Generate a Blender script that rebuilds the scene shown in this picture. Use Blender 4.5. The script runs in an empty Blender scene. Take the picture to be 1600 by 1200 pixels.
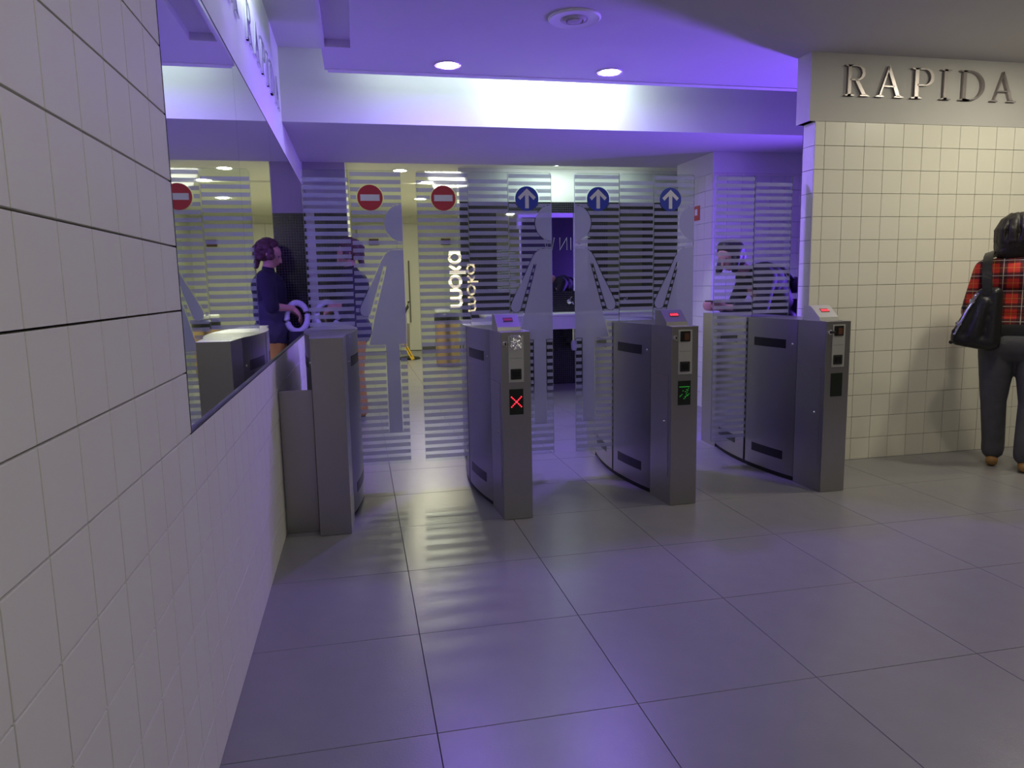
import bpy, bmesh, math, random
from mathutils import Vector, Matrix
random.seed(4)
S = bpy.context.scene
COL = S.collection
PI = math.pi

# ------------------------------------------------------------------ camera
CX, CH, YAW, PITCH, ROLL, FPX = .41504, 1.24522, .208361, -.137575, -.019292, 1116.08
def cam_axes():
    f = Vector((math.sin(YAW)*math.cos(PITCH), math.cos(YAW)*math.cos(PITCH), math.sin(PITCH)))
    r = Vector((math.cos(YAW), -math.sin(YAW), 0)); u = r.cross(f)
    return r*math.cos(ROLL)+u*math.sin(ROLL), -r*math.sin(ROLL)+u*math.cos(ROLL), f
r_, u_, f_ = cam_axes()
cd = bpy.data.cameras.new('camera'); cam = bpy.data.objects.new('camera', cd); COL.objects.link(cam)
cd.sensor_width = 36; cd.lens = FPX/1600*36; cd.clip_start = .02; cd.clip_end = 100
cam.matrix_world = Matrix(((r_.x, u_.x, -f_.x, CX), (r_.y, u_.y, -f_.y, 0), (r_.z, u_.z, -f_.z, CH), (0, 0, 0, 1)))
S.camera = cam

# ------------------------------------------------------------------ world, exposure, large lights
S.view_settings.view_transform = 'Standard'; S.view_settings.look = 'None'
S.view_settings.gamma = 1; S.view_settings.use_curve_mapping = False
S.view_settings.exposure = 0.0
w = bpy.data.worlds.new('world'); S.world = w; w.use_nodes = True
w.node_tree.nodes['Background'].inputs[0].default_value = (.80, .74, .62, 1)
w.node_tree.nodes['Background'].inputs[1].default_value = .09
def area(name, loc, target, sx, sy, power, col, spread=180):
    l = bpy.data.lights.new(name, 'AREA'); l.shape = 'RECTANGLE'; l.size = sx; l.size_y = sy
    l.energy = power; l.color = col; l.spread = math.radians(spread)
    o = bpy.data.objects.new(name, l); COL.objects.link(o); o.location = loc
    d = Vector(target)-Vector(loc); o.rotation_euler = d.to_track_quat('-Z', 'Y').to_euler()
    return o
def spot(name, loc, target, power, col, angle=90, blend=.6, rad=.05):
    l = bpy.data.lights.new(name, 'SPOT'); l.energy = power; l.color = col
    l.spot_size = math.radians(angle); l.spot_blend = blend; l.shadow_soft_size = rad
    o = bpy.data.objects.new(name, l); COL.objects.link(o); o.location = loc
    d = Vector(target)-Vector(loc); o.rotation_euler = d.to_track_quat('-Z', 'Y').to_euler()
    return o
PURPLE = (.21, .085, 1.0); WARM = (1.0, .93, .72); NEUT = (1.0, .96, .86); FLUO = (.80, 1.0, .87); YEL = (1.0, .97, .70)
# fluorescent tubes lying in the coves above the dropped ceiling
area('cove_light_beam', (2.0, 5.24, 2.86), (2.0, 5.56, 2.6), .75, .05, 15, FLUO)
area('cove_light_beam_left', (.95, 5.24, 2.86), (.95, 5.56, 2.6), .9, .05, 2.2, FLUO)
area('cove_light_wall', (.36, 3.3, 2.84), (-.06, 3.3, 2.5), 1.4, .05, 13, FLUO)
# tall violet lamp in the side passage behind the right wall
area('violet_lamp_passage', (5.5, 5.45, 1.15), (1.5, 4.0, 1.5), .25, 1.5, 105, PURPLE, 110)
# hall downlights beside and behind the camera
area('hall_light_warm', (4.60, 3.24, 2.665), (4.6, 3.45, 0), .14, .14, 19, WARM)
area('hall_light_warm_gate', (3.5, 2.75, 2.665), (3.5, 2.9, 0), .14, .14, 12, WARM)
area('hall_light_warm_far', (6.4, 3.1, 2.665), (6.4, 3.3, 0), .14, .14, 18, WARM)
area('hall_light_left', (1.5, -.3, 2.64), (.2, 1.2, .6), .5, .5, 22, NEUT)
# light along the sink wall
area('sink_light', (3.0, 8.3, 2.58), (3.0, 8.6, 2.0), 1.6, .08, 3.5, FLUO)

# ------------------------------------------------------------------ materials
M = {}
def mat(name, col, rough=.5, metal=0, emit=None, es=0, noise=0, nscale=20, bump=0, bscale=60, spec=None, coat=0):
    m = bpy.data.materials.new(name); m.use_nodes = True; nt = m.node_tree; b = nt.nodes['Principled BSDF']
    b.inputs['Base Color'].default_value = (*col, 1); b.inputs['Roughness'].default_value = rough; b.inputs['Metallic'].default_value = metal
    if spec is not None: b.inputs['Specular IOR Level'].default_value = spec
    if coat: b.inputs['Coat Weight'].default_value = coat; b.inputs['Coat Roughness'].default_value = .1
    if emit: b.inputs['Emission Color'].default_value = (*emit, 1); b.inputs['Emission Strength'].default_value = es
    if noise or bump:
        tc = nt.nodes.new('ShaderNodeTexCoord')
    if noise:
        n = nt.nodes.new('ShaderNodeTexNoise'); n.inputs['Scale'].default_value = nscale; n.inputs['Detail'].default_value = 5
        nt.links.new(tc.outputs['Object'], n.inputs['Vector'])
        mx = nt.nodes.new('ShaderNodeMix'); mx.data_type = 'RGBA'
        mx.inputs['A'].default_value = (*[c*(1-noise) for c in col], 1); mx.inputs['B'].default_value = (*[min(1, c*(1+noise)) for c in col], 1)
        nt.links.new(n.outputs['Fac'], mx.inputs['Factor']); nt.links.new(mx.outputs['Result'], b.inputs['Base Color'])
    if bump:
        n2 = nt.nodes.new('ShaderNodeTexNoise'); n2.inputs['Scale'].default_value = bscale; n2.inputs['Detail'].default_value = 3
        nt.links.new(tc.outputs['Object'], n2.inputs['Vector'])
        bp = nt.nodes.new('ShaderNodeBump'); bp.inputs['Strength'].default_value = bump; bp.inputs['Distance'].default_value = .01
        nt.links.new(n2.outputs['Fac'], bp.inputs['Height']); nt.links.new(bp.outputs['Normal'], b.inputs['Normal'])
    M[name] = m; return m
mat('tile', (.74, .73, .67), .6, noise=.02, nscale=6, spec=.25)
mat('tile_wall', (.70, .68, .59), .35, noise=.02, nscale=6)
mat('grout', (.05, .045, .05), .9)
mat('grout_grey', (.13, .12, .11), .9)
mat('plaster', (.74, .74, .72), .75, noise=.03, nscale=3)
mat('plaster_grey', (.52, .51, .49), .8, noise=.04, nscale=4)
mat('ceiling_paint', (.62, .61, .63), .65, noise=.03, nscale=2)
mat('ceiling_cream', (.80, .80, .68), .7)
mat('wall_cream', (.66, .66, .57), .7, noise=.03, nscale=3)
mat('floor_tile', (.235, .228, .24), .30, noise=.10, nscale=9, bump=.05, bscale=140)
mat('floor_joint', (.14, .135, .14), .9)
mat('black', (.008, .008, .009), .35)
mat('black_soft', (.012, .012, .013), .6)
mat('white', (.8, .8, .8), .4)
mat('white_film', (.72, .72, .82), .5)
mat('red', (.48, .012, .05), .45)
mat('blue', (.015, .04, .46), .45)
mat('chrome', (.85, .85, .87), .12, 1)
mat('led_off', (.012, .018, .012), .3)
mat('led_red', (.3, 0, 0), .4, emit=(1, .02, .04), es=4)
mat('led_green', (0, .2, .02), .4, emit=(.05, .7, .08), es=.3)
mat('lamp_lens', (1, 1, 1), .3, emit=(.97, .93, 1), es=9)
mat('lamp_lens_warm', (1, 1, 1), .3, emit=(1, .97, .8), es=7)
mat('mirror', (.86, .90, .88), .015, 1)
mat('door_white', (.62, .62, .56), .45)
mat('yellow', (.72, .46, .03), .5)
mat('letter_metal', (.34, .31, .31), .38, 1)
mat('letter_chrome', (.72, .75, .74), .12, 1)
mat('glow_letters', (1, .9, .6), .4, emit=(1, .84, .52), es=2.2)
mat('glow_reflection', (.6, .5, .3), .4, emit=(1, .80, .45), es=.9)
mat('bin_steel', (.62, .42, .24), .3, 1)  # steel with its orange reflections put into the base colour
mat('counter', (.66, .64, .72), .3)
mat('foil', (.9, .9, .92), .18, 1, bump=1.0, bscale=45)
mat('reader_brown', (.10, .035, .015), .5)
mat('plate_pale', (.62, .62, .58), .35, .6)
mat('skin', (.50, .27, .19), .55)
mat('hair_dark', (.014, .011, .009), .5, bump=.8, bscale=26)
mat('hair_curly', (.085, .03, .035), .6, bump=1, bscale=60)
mat('jeans', (.075, .075, .085), .85, noise=.35, nscale=14, bump=.25, bscale=25)
mat('shoe_tan', (.36, .19, .06), .6)
mat('cloth_black', (.010, .010, .013), .85)
mat('cloth_navy', (.016, .014, .030), .85)
mat('cloth_apron', (.030, .028, .055), .8, noise=.2, nscale=12)
mat('cloth_ochre', (.42, .23, .035), .8, noise=.25, nscale=12, bump=.3, bscale=18)
mat('leather_black', (.012, .012, .012), .35, bump=.2, bscale=50)
mat('pale_plastic', (.52, .52, .62), .35)
mat('fire_red', (.5, .03, .03), .5)

def steel():
    m = mat('steel', (.44, .43, .43), .3, 1); nt = m.node_tree; b = nt.nodes['Principled BSDF']
    tc = nt.nodes.new('ShaderNodeTexCoord'); mp = nt.nodes.new('ShaderNodeMapping'); mp.inputs['Scale'].default_value = (180, 180, 2)
    n = nt.nodes.new('ShaderNodeTexNoise'); n.inputs['Scale'].default_value = 1; n.inputs['Detail'].default_value = 3
    nt.links.new(tc.outputs['Object'], mp.inputs['Vector']); nt.links.new(mp.outputs['Vector'], n.inputs['Vector'])
    mr = nt.nodes.new('ShaderNodeMapRange'); mr.inputs['To Min'].default_value = .27; mr.inputs['To Max'].default_value = .42
    nt.links.new(n.outputs['Fac'], mr.inputs['Value']); nt.links.new(mr.outputs['Result'], b.inputs['Roughness'])
steel()
def glass(name, tint, base=.05):
    m = bpy.data.materials.new(name); m.use_nodes = True; nt = m.node_tree; nt.nodes.clear()
    out = nt.nodes.new('ShaderNodeOutputMaterial'); mx = nt.nodes.new('ShaderNodeMixShader')
    t = nt.nodes.new('ShaderNodeBsdfTransparent'); t.inputs[0].default_value = (*tint, 1)
    g = nt.nodes.new('ShaderNodeBsdfGlossy'); g.inputs['Roughness'].default_value = .03; g.inputs[0].default_value = (.95, .97, 1, 1)
    fr = nt.nodes.new('ShaderNodeFresnel'); fr.inputs[0].default_value = 1.45
    nt.links.new(fr.outputs[0], mx.inputs[0]); nt.links.new(t.outputs[0], mx.inputs[1]); nt.links.new(g.outputs[0], mx.inputs[2])
    nt.links.new(mx.outputs[0], out.inputs[0]); M[name] = m
glass('glass', (.94, .97, .97))
def film(name, opac, col):
    m = bpy.data.materials.new(name); m.use_nodes = True; nt = m.node_tree; nt.nodes.clear()
    out = nt.nodes.new('ShaderNodeOutputMaterial'); mx = nt.nodes.new('ShaderNodeMixShader'); mx2 = nt.nodes.new('ShaderNodeMixShader')
    t = nt.nodes.new('ShaderNodeBsdfTransparent'); d = nt.nodes.new('ShaderNodeBsdfDiffuse'); tr = nt.nodes.new('ShaderNodeBsdfTranslucent')
    d.inputs[0].default_value = (*col, 1); tr.inputs[0].default_value = (*col, 1); mx2.inputs[0].default_value = .5; mx.inputs[0].default_value = opac
    nt.links.new(d.outputs[0], mx2.inputs[1]); nt.links.new(tr.outputs[0], mx2.inputs[2])
    nt.links.new(t.outputs[0], mx.inputs[1]); nt.links.new(mx2.outputs[0], mx.inputs[2]); nt.links.new(mx.outputs[0], out.inputs[0]); M[name] = m
film('film_stripe', .72, (.56, .54, .90)); film('film_figure', .88, (.53, .51, .86))
mat('glass_edge', (.16, .24, .27), .3)
def mosaic():
    m = mat('mosaic', (.01, .01, .012), .25); nt = m.node_tree; b = nt.nodes['Principled BSDF']
    tc = nt.nodes.new('ShaderNodeTexCoord'); sp = nt.nodes.new('ShaderNodeSeparateXYZ'); nt.links.new(tc.outputs['Object'], sp.inputs[0])
    fs = []
    for ax in ('X', 'Z'):
        a = nt.nodes.new('ShaderNodeMath'); a.operation = 'MULTIPLY'; a.inputs[1].default_value = 1/.026; nt.links.new(sp.outputs[ax], a.inputs[0])
        f = nt.nodes.new('ShaderNodeMath'); f.operation = 'FRACT'; nt.links.new(a.outputs[0], f.inputs[0])
        g = nt.nodes.new('ShaderNodeMath'); g.operation = 'LESS_THAN'; g.inputs[1].default_value = .12; nt.links.new(f.outputs[0], g.inputs[0]); fs.append(g)
    mxx = nt.nodes.new('ShaderNodeMath'); mxx.operation = 'MAXIMUM'; nt.links.new(fs[0].outputs[0], mxx.inputs[0]); nt.links.new(fs[1].outputs[0], mxx.inputs[1])
    mx = nt.nodes.new('ShaderNodeMix'); mx.data_type = 'RGBA'; mx.inputs['A'].default_value = (.008, .008, .010, 1); mx.inputs['B'].default_value = (.09, .085, .10, 1)
    nt.links.new(mxx.outputs[0], mx.inputs['Factor']); nt.links.new(mx.outputs['Result'], b.inputs['Base Color'])
mosaic()
def plaid():
    m = mat('plaid', (.5, .02, .01), .8); nt = m.node_tree; b = nt.nodes['Principled BSDF']
    tc = nt.nodes.new('ShaderNodeTexCoord'); sp = nt.nodes.new('ShaderNodeSeparateXYZ'); nt.links.new(tc.outputs['Object'], sp.inputs[0])
    def band(ax, period, off, width):
        a = nt.nodes.new('ShaderNodeMath'); a.operation = 'MULTIPLY_ADD'; a.inputs[1].default_value = 1/period; a.inputs[2].default_value = off
        nt.links.new(sp.outputs[ax], a.inputs[0])
        f = nt.nodes.new('ShaderNodeMath'); f.operation = 'FRACT'; nt.links.new(a.outputs[0], f.inputs[0])
        g = nt.nodes.new('ShaderNodeMath'); g.operation = 'LESS_THAN'; g.inputs[1].default_value = width; nt.links.new(f.outputs[0], g.inputs[0]); return g.outputs[0]
    col = None
    def over(prev, c, fac, k):
        q = nt.nodes.new('ShaderNodeMath'); q.operation = 'MULTIPLY'; q.inputs[1].default_value = k; nt.links.new(fac, q.inputs[0])
        mx = nt.nodes.new('ShaderNodeMix'); mx.data_type = 'RGBA'
        if prev is None: mx.inputs['A'].default_value = (.55, .025, .012, 1)
        else: nt.links.new(prev, mx.inputs['A'])
        mx.inputs['B'].default_value = (*c, 1); nt.links.new(q.outputs[0], mx.inputs['Factor']); return mx.outputs['Result']
    for ax, per in (('X', .105), ('Z', .095)):
        col = over(col, (.008, .006, .010), band(ax, per, .1, .40), .78)
    for ax, per in (('X', .105), ('Z', .095)):
        col = over(col, (.55, .5, .42), band(ax, per, -.08, .05), .7)
        col = over(col, (.5, .35, .05), band(ax, per, -.60, .03), .5)
    nt.links.new(col, b.inputs['Base Color'])
plaid()

# ------------------------------------------------------------------ mesh helpers
class MB:
    def __init__(s): s.v = []; s.f = []
    def add(s, vs, fs):
        n = len(s.v); s.v += [tuple(v) for v in vs]; s.f += [tuple(i+n for i in f) for f in fs]; return s
    def box(s, x0, x1, y0, y1, z0, z1):
        vs = [(x, y, z) for z in (z0, z1) for y in (y0, y1) for x in (x0, x1)]
        return s.add(vs, [(0, 2, 3, 1), (4, 5, 7, 6), (0, 1, 5, 4), (2, 6, 7, 3), (0, 4, 6, 2), (1, 3, 7, 5)])
    def bevbox(s, x0, x1, y0, y1, z0, z1, b=.004):
        bm = bmesh.new(); bmesh.ops.create_cube(bm, size=1)
        for v in bm.verts: v.co = ((x0+x1)/2+v.co.x*(x1-x0), (y0+y1)/2+v.co.y*(y1-y0), (z0+z1)/2+v.co.z*(z1-z0))
        bmesh.ops.bevel(bm, geom=bm.edges[:], offset=b, segments=2, affect='EDGES', profile=.5)
        return s.bm(bm)
    def bm(s, bm):
        bm.verts.ensure_lookup_table(); bm.verts.index_update()
        s.add([v.co[:] for v in bm.verts], [[v.index for v in f.verts] for f in bm.faces]); bm.free(); return s
    def prism(s, poly, a, b, axis='z'):
        # poly in the two other axes order: z:(x,y) y:(x,z) x:(y,z)
        def P(u, v, t): return {'z': (u, v, t), 'y': (u, t, v), 'x': (t, u, v)}[axis]
        n = len(poly); vs = [P(u, v, a) for u, v in poly]+[P(u, v, b) for u, v in poly]
        fs = [tuple(range(n))[::-1], tuple(range(n, 2*n))]+[(i, (i+1) % n, n+(i+1) % n, n+i) for i in range(n)]
        return s.add(vs, fs)
    def tube(s, pts, r, n=10, cap=True):
        pts = [Vector(q) for q in pts]; rs = r if isinstance(r, (list, tuple)) else [r]*len(pts)
        vs = []; up = Vector((0, 0, 1))
        for i, q in enumerate(pts):
            d = (pts[min(i+1, len(pts)-1)]-pts[max(i-1, 0)]).normalized()
            a = d.cross(up if abs(d.z) < .95 else Vector((1, 0, 0))).normalized(); b = d.cross(a)
            for k in range(n): vs.append(q+(a*math.cos(2*PI*k/n)+b*math.sin(2*PI*k/n))*rs[i])
        fs = [(i*n+k, i*n+(k+1) % n, (i+1)*n+(k+1) % n, (i+1)*n+k) for i in range(len(pts)-1) for k in range(n)]
        if cap: fs += [tuple(range(n))[::-1], tuple((len(pts)-1)*n+k for k in range(n))]
        return s.add(vs, fs)
    def lathe(s, prof, c=(0, 0, 0), n=32, axis='z'):
        vs = []
        for rr, z in prof:
            for k in range(n):
                a = 2*PI*k/n; q = (rr*math.cos(a), rr*math.sin(a), z)
                if axis == 'y': q = (q[0], q[2], q[1])
                if axis == 'x': q = (q[2], q[0], q[1])
                vs.append((c[0]+q[0], c[1]+q[1], c[2]+q[2]))
        fs = [(i*n+k, i*n+(k+1) % n, (i+1)*n+(k+1) % n, (i+1)*n+k) for i in range(len(prof)-1) for k in range(n)]
        if prof[0][0] > 1e-6: fs.append(tuple(range(n))[::-1])
        if prof[-1][0] > 1e-6: fs.append(tuple((len(prof)-1)*n+k for k in range(n)))
        return s.add(vs, fs)
    def mesh(s, name, m, smooth=False, recalc=True):
        me = bpy.data.meshes.new(name); me.from_pydata(s.v, [], s.f)
        bm = bmesh.new(); bm.from_mesh(me)
        if recalc:
            bmesh.ops.remove_doubles(bm, verts=bm.verts, dist=1e-6); bmesh.ops.recalc_face_normals(bm, faces=bm.faces)
        if smooth:
            for f in bm.faces: f.smooth = True
            for e in bm.edges:
                if len(e.link_faces) == 2 and e.calc_face_angle() > .6: e.smooth = False
        bm.to_mesh(me); bm.free(); me.materials.append(M[m]); return me
    def build(s, name, m, parent=None, smooth=False, recalc=True):
        return obj(name, s.mesh(name, m, smooth, recalc), parent)
def obj(name, me, parent=None, loc=(0, 0, 0)):
    o = bpy.data.objects.new(name, me); COL.objects.link(o); o.location = loc
    if parent: o.parent = parent
    return o
def tag(o, label, cat, group=None):
    o['label'] = label; o['category'] = cat
    if group: o['group'] = group
    return o
def thing(name, label, cat, loc, group=None, rz=0):
    o = bpy.data.objects.new(name, None); COL.objects.link(o); o.location = loc; o.rotation_euler.z = rz
    o.empty_display_size = .1
    return tag(o, label, cat, group)
def struct(name, mb, m, label=None):
    o = mb.build(name, m); o['kind'] = 'structure'
    if label: o['label'] = label
    return o
def copies(name, me, locs, parent):
    for l in locs: obj(name, me, parent, l)

# ------------------------------------------------------------------ structure: floor
YF = 14.2
fl = struct('floor', MB().box(-.3, 8, -4, 14.6, -.06, -.006), 'floor_joint', 'large grey floor tiles with thin dark joints')
TX, TY = .6, .595
ft = MB().bevbox(.0012, TX-.0012, .0012, TY-.0012, -.006, 0, .0008).mesh('floor_tile', 'floor_tile')
locs = [(.575+TX*i, 1.865+TY*j, 0) for i in range(-1, 9) for j in range(-3, 15)]
copies('tile', ft, locs, fl)
far = MB()
for j in range(15, 21):
    for i in range(-1, 9): far.box(.575+TX*i+.0012, .575+TX*(i+1)-.0012, 1.865+TY*j+.0012, 1.865+TY*(j+1)-.0012, -.006, 0)
for j in range(-10, -3):
    for i in range(-1, 13): far.box(.575+TX*i+.0012, .575+TX*(i+1)-.0012, 1.865+TY*j+.0012, 1.865+TY*(j+1)-.0012, -.006, 0)
for j in range(-3, 15):
    for i in range(9, 13): far.box(.575+TX*i+.0012, .575+TX*(i+1)-.0012, 1.865+TY*j+.0012, 1.865+TY*(j+1)-.0012, -.006, 0)
o = far.build('tile', 'floor_tile', fl); o['kind'] = 'stuff'

# ------------------------------------------------------------------ left wall with tiles
PX = -.06
wl = struct('wall_left', MB().box(-.3, -.026, -4, 7.2, 0, 2.12), 'grout')
struct('wall_left_upper', MB().box(-.3, PX, -4, 7.45, 2.12, 2.95), 'plaster')
PT, RH = .1385, .15
lt = MB().bevbox(-.028, 0, .0017, PT-.0017, .002, RH-.002, .0008).mesh('wall_tile', 'tile')
y0 = .877-PT*4
locs = [(0, y0+PT*i, RH*j) for j in range(6) for i in range(0, 31)]
locs += [(0, y0+PT*i, RH*j) for j in range(6, 14) for i in range(0, 11)]
copies('tile', lt, locs, wl)
st = MB()
for j in range(14):
    for i in range(-35, 48):
        yy = y0+PT*i
        if (i < 0) or (j < 6 and i >= 31) or (j >= 6 and yy > 7.05): st.box(-.028, 0, yy+.0014, yy+PT-.0014, RH*j+.0014, RH*j+RH-.0014)
o = st.build('tile', 'tile', wl, recalc=False); o['kind'] = 'stuff'

# wall mirror in panes
wm = thing('wall_mirror', 'long frameless wall mirror on the white tiled wall', 'mirror', (0, 1.847, .9))
ends = [0, 1.16, 2.31, 3.44, 4.4, 5.2]
for a, b in zip(ends, ends[1:]): MB().box(-.026, -.010, a+.0012, b-.0012, .002, 1.22).build('mirror_pane', 'mirror', wm)
MB().box(-.026, .001, -.004, 0, .0, 1.22).build('edge_strip', 'black_soft', wm)
MB().box(-.026, .0005, -.004, 5.2, -.001, .002).build('edge_strip', 'black_soft', wm)
MB().box(-.026, -.009, -.004, 5.2, 1.22, 1.224).build('edge_strip', 'black_soft', wm)

# ------------------------------------------------------------------ right wall
XR, YR = 3.336, 4.25
wr = struct('wall_right', MB().box(XR+.006, 8, YR+.009, YR+.14, 0, 2.25).box(XR-.04, 8, YR+.004, YR+.14, 2.25, 2.95), 'grout_grey')
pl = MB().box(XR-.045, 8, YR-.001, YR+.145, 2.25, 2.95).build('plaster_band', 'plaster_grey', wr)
MB().box(XR+.02, 6.2, YR+.146, YR+.152, 0, 2.44).build('bounce_absorber', 'black', wr)  # unseen black sheet added to cut violet bounce and darken the sink mirror
P2 = .1465
rt = MB().bevbox(.0014, P2-.0014, 0, .012, .0014, RH-.0014, .001).mesh('wall_tile', 'tile_wall')
rn = MB().bevbox(.0014, .072-.0014, 0, .012, .0014, RH-.0014, .001).mesh('wall_tile', 'tile_wall')
rs = MB().bevbox(-.003, .006, .003, .12, .0014, RH-.0014, .001).mesh('wall_tile', 'tile')
copies('tile', rt, [(3.408+P2*i, YR, RH*j) for i in range(13) for j in range(15)], wr)
copies('tile', rn, [(XR, YR, RH*j) for j in range(15)], wr)
copies('tile', rs, [(XR, YR, RH*j) for j in range(15)], wr)
st = MB()
for i in range(13, 31):
    for j in range(15): st.box(3.408+P2*i+.0014, 3.408+P2*(i+1)-.0014, YR, YR+.012, RH*j+.0014, RH*j+RH-.0014)
o = st.build('tile', 'tile_wall', wr, recalc=False); o['kind'] = 'stuff'
MB().box(XR-.002, XR+.004, YR-.002, YR+.004, 0, 2.25).build('corner_strip', 'pale_plastic', wr)

# ------------------------------------------------------------------ passage block behind the gates (violet wall)
XB, YB = 3.72, 6.34
wb = struct('wall_passage', MB().box(XB+.009, 6.2, YB+.009, 7.12, 0, 2.44), 'grout_grey')
MB().box(XB-.002, 6.2, YB-.002, 7.122, 2.25, 2.44).build('plaster_band', 'plaster', wb)
bt = MB().bevbox(.0014, .15-.0014, 0, .012, .0014, RH-.0014, .001).mesh('wall_tile', 'tile')
copies('tile', bt, [(XB+.15*i, YB, RH*j) for i in range(8) for j in range(15)], wb)
bs = MB().bevbox(0, .012, .0014, .15-.0014, .0014, RH-.0014, .001).mesh('wall_tile', 'tile')
copies('tile', bs, [(XB, YB+.012+.15*i, RH*j) for i in range(5) for j in range(15)], wb)
struct('wall_passage_end', MB().box(5.6, 5.75, YR+.14, YB+.01, 0, 2.44), 'plaster')

# ------------------------------------------------------------------ ceilings and beam
ZC, YE = 2.67, 5.08
cl = struct('ceiling', MB().box(.44, 8, -4, YE, ZC, ZC+.05).box(.29, .44, 4.61, YE, ZC, ZC+.05).box(.27, .29, -4, YE, ZC, ZC+.05)
            .box(.29, .44, -4, 4.61, ZC+.045, ZC+.12).box(.27, .29, -4, 4.61, ZC+.05, ZC+.12).box(.44, .46, -4, 4.61, ZC+.05, ZC+.12).box(.29, .44, 4.61, 4.63, ZC+.05, ZC+.12), 'ceiling_paint')
struct('ceiling_upper', MB().box(-.3, 8, -4, 5.62, 2.95, 3.05), 'ceiling_paint')
struct('trim_1', MB().box(.29, 8, YE-.035, YE+.03, ZC-.006, ZC+.02), 'plaster')
struct('beam', MB().box(-.3, 8, 5.56, 7.25, 2.44, 3.05), 'ceiling_paint')
struct('ceiling_washroom', MB().box(-.3, 8, 7.25, 9.8, 2.62, 2.75), 'ceiling_cream')
struct('ceiling_corridor', MB().box(-.3, 8, 9.8, 14.5, 2.60, 2.75), 'ceiling_cream')
# black pier beside the corridor
wp = struct('wall_pier', MB().box(-.3, .345, 7.45, 7.7, 0, 1.985), 'mosaic')
MB().box(-.3, .345, 7.448, 7.7, 1.985, 2.62).build('plaster_band', 'plaster_grey', wp)
MB().box(-.3, .03, 7.435, 7.45, 0, 1.985).build('jamb', 'wall_cream', wp)
# washroom walls
struct('wall_corridor_left', MB().box(.1, .345, 7.7, 14.4, 0, 2.62), 'wall_cream')
struct('wall_back', MB().box(.1, 3.2, YF, YF+.2, 0, 2.62), 'wall_cream')
struct('wall_corridor_right', MB().box(2.5, 2.7, 8.8, 14.4, 0, 2.62), 'wall_cream')
ws = struct('wall_sink', MB().box(1.638, 4.6, 8.6, 8.78, 0, 2.235), 'mosaic')
MB().box(1.638, 6, 8.598, 8.782, 2.235, 2.62).build('plaster_band', 'plaster', ws)
struct('wall_washroom_right', MB().box(4.6, 4.75, 7.12, 8.78, 0, 2.62), 'wall_cream')
struct('baseboard_back', MB().box(.345, 2.5, YF-.012, YF, 0, .07), 'grout_grey')

# door at the end of the corridor
d = struct('door_1', MB().bevbox(.45, 1.61, YF-.045, YF-.002, .01, 2.45, .004), 'door_white', 'tall white door with a long pull bar')
MB().tube([(1.40, YF-.11, .56), (1.40, YF-.11, 1.75)], .013).build('pull_bar', 'grout_grey', d, True)
for z in (.72, 1.6): MB().tube([(1.40, YF-.11, z), (1.40, YF-.045, z)], .009).build('bar_bracket', 'grout_grey', d, True)
MB().box(1.19, 1.194, YF-.048, YF-.044, .01, 2.45).build('leaf_gap', 'grout_grey', d)
MB().bevbox(1.1, 1.16, YF-.06, YF-.045, .95, 1.12, .005).build('lock_plate', 'chrome', d)
for x in (.76, 2.14):
    tag(MB().bevbox(x-.09, x+.09, YF-.065, YF-.046 if x < 1.6 else YF, 2.05, 2.17, .004).build('door_sign', 'reader_brown'),
        'small dark plaque on the tall white door' if x < 1.6 else 'small dark plaque on the cream wall right beside the white door', 'sign')

# ------------------------------------------------------------------ ceiling fittings
def downlight(x, y, z, r, label, lens='lamp_lens', grp=None, power=0, col=(1, 1, 1)):
    if power:
        lens = 'lens_%d_%d' % (x*100, y*100); mat(lens, (1, 1, 1), .3, emit=col, es=power/(PI*PI*r*r))
    t = thing('downlight', label, 'ceiling light', (x, y, z), grp)
    MB().lathe([(r, 0), (r+.012, 0), (r+.014, -.004), (r+.010, -.008), (r, -.006)], n=32).build('rim', 'white', t, True)
    MB().lathe([(r, -.001), (r*.97, -.005), (r*.7, -.009), (r*.35, -.011), (.001, -.0115)], n=32).build('lens', lens, t, True)
    return t
downlight(1.056, 4.85, ZC, .075, 'glowing round downlight in the dropped ceiling, farther from the metal letters', power=40, col=(.28, .14, 1.0))
downlight(2.16, 4.845, ZC, .075, 'glowing round downlight in the dropped ceiling, nearer the round air vent', power=40, col=(.28, .14, 1.0))
downlight(.97, 8.82, 2.62, .08, 'round downlight above the glass gates at the washroom entrance', 'lamp_lens_warm', power=10, col=YEL)
downlight(1.38, 9.75, 2.62, .085, 'round downlight in the cream ceiling, first along the corridor to the white door', 'lamp_lens_warm', power=30, col=YEL)
downlight(1.43, 11.4, 2.60, .085, 'round downlight in the cream ceiling, nearest the white door', 'lamp_lens_warm', power=44, col=YEL)
downlight(2.75, 8.25, 2.62, .06, 'small downlight washing the wall above the sink mirrors, over the tap', 'lamp_lens_warm', power=5, col=FLUO)
v = thing('air_vent', 'round white air diffuser with concentric rings in the ceiling', 'air vent', (1.63, 3.93, ZC))
MB().lathe([(.118, 0), (.142, 0), (.144, -.005), (.135, -.012), (.12, -.009)], n=48).build('outer_ring', 'white', v, True)
for k, (r, z) in enumerate([(.108, -.006), (.086, -.012), (.064, -.018)]):
    MB().lathe([(r, z+.008), (r-.014, z), (r-.016, z+.002), (r-.003, z+.011)], n=40).build('ring', 'plaster_grey', v, True)
MB().lathe([(.044, -.008), (.038, -.022), (.001, -.026)], n=32).build('centre_cone', 'plaster_grey', v, True)
MB().lathe([(.12, -.001), (.12, -.0005), (.001, -.0005)], n=32).build('back_plate', 'black_soft', v)

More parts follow.
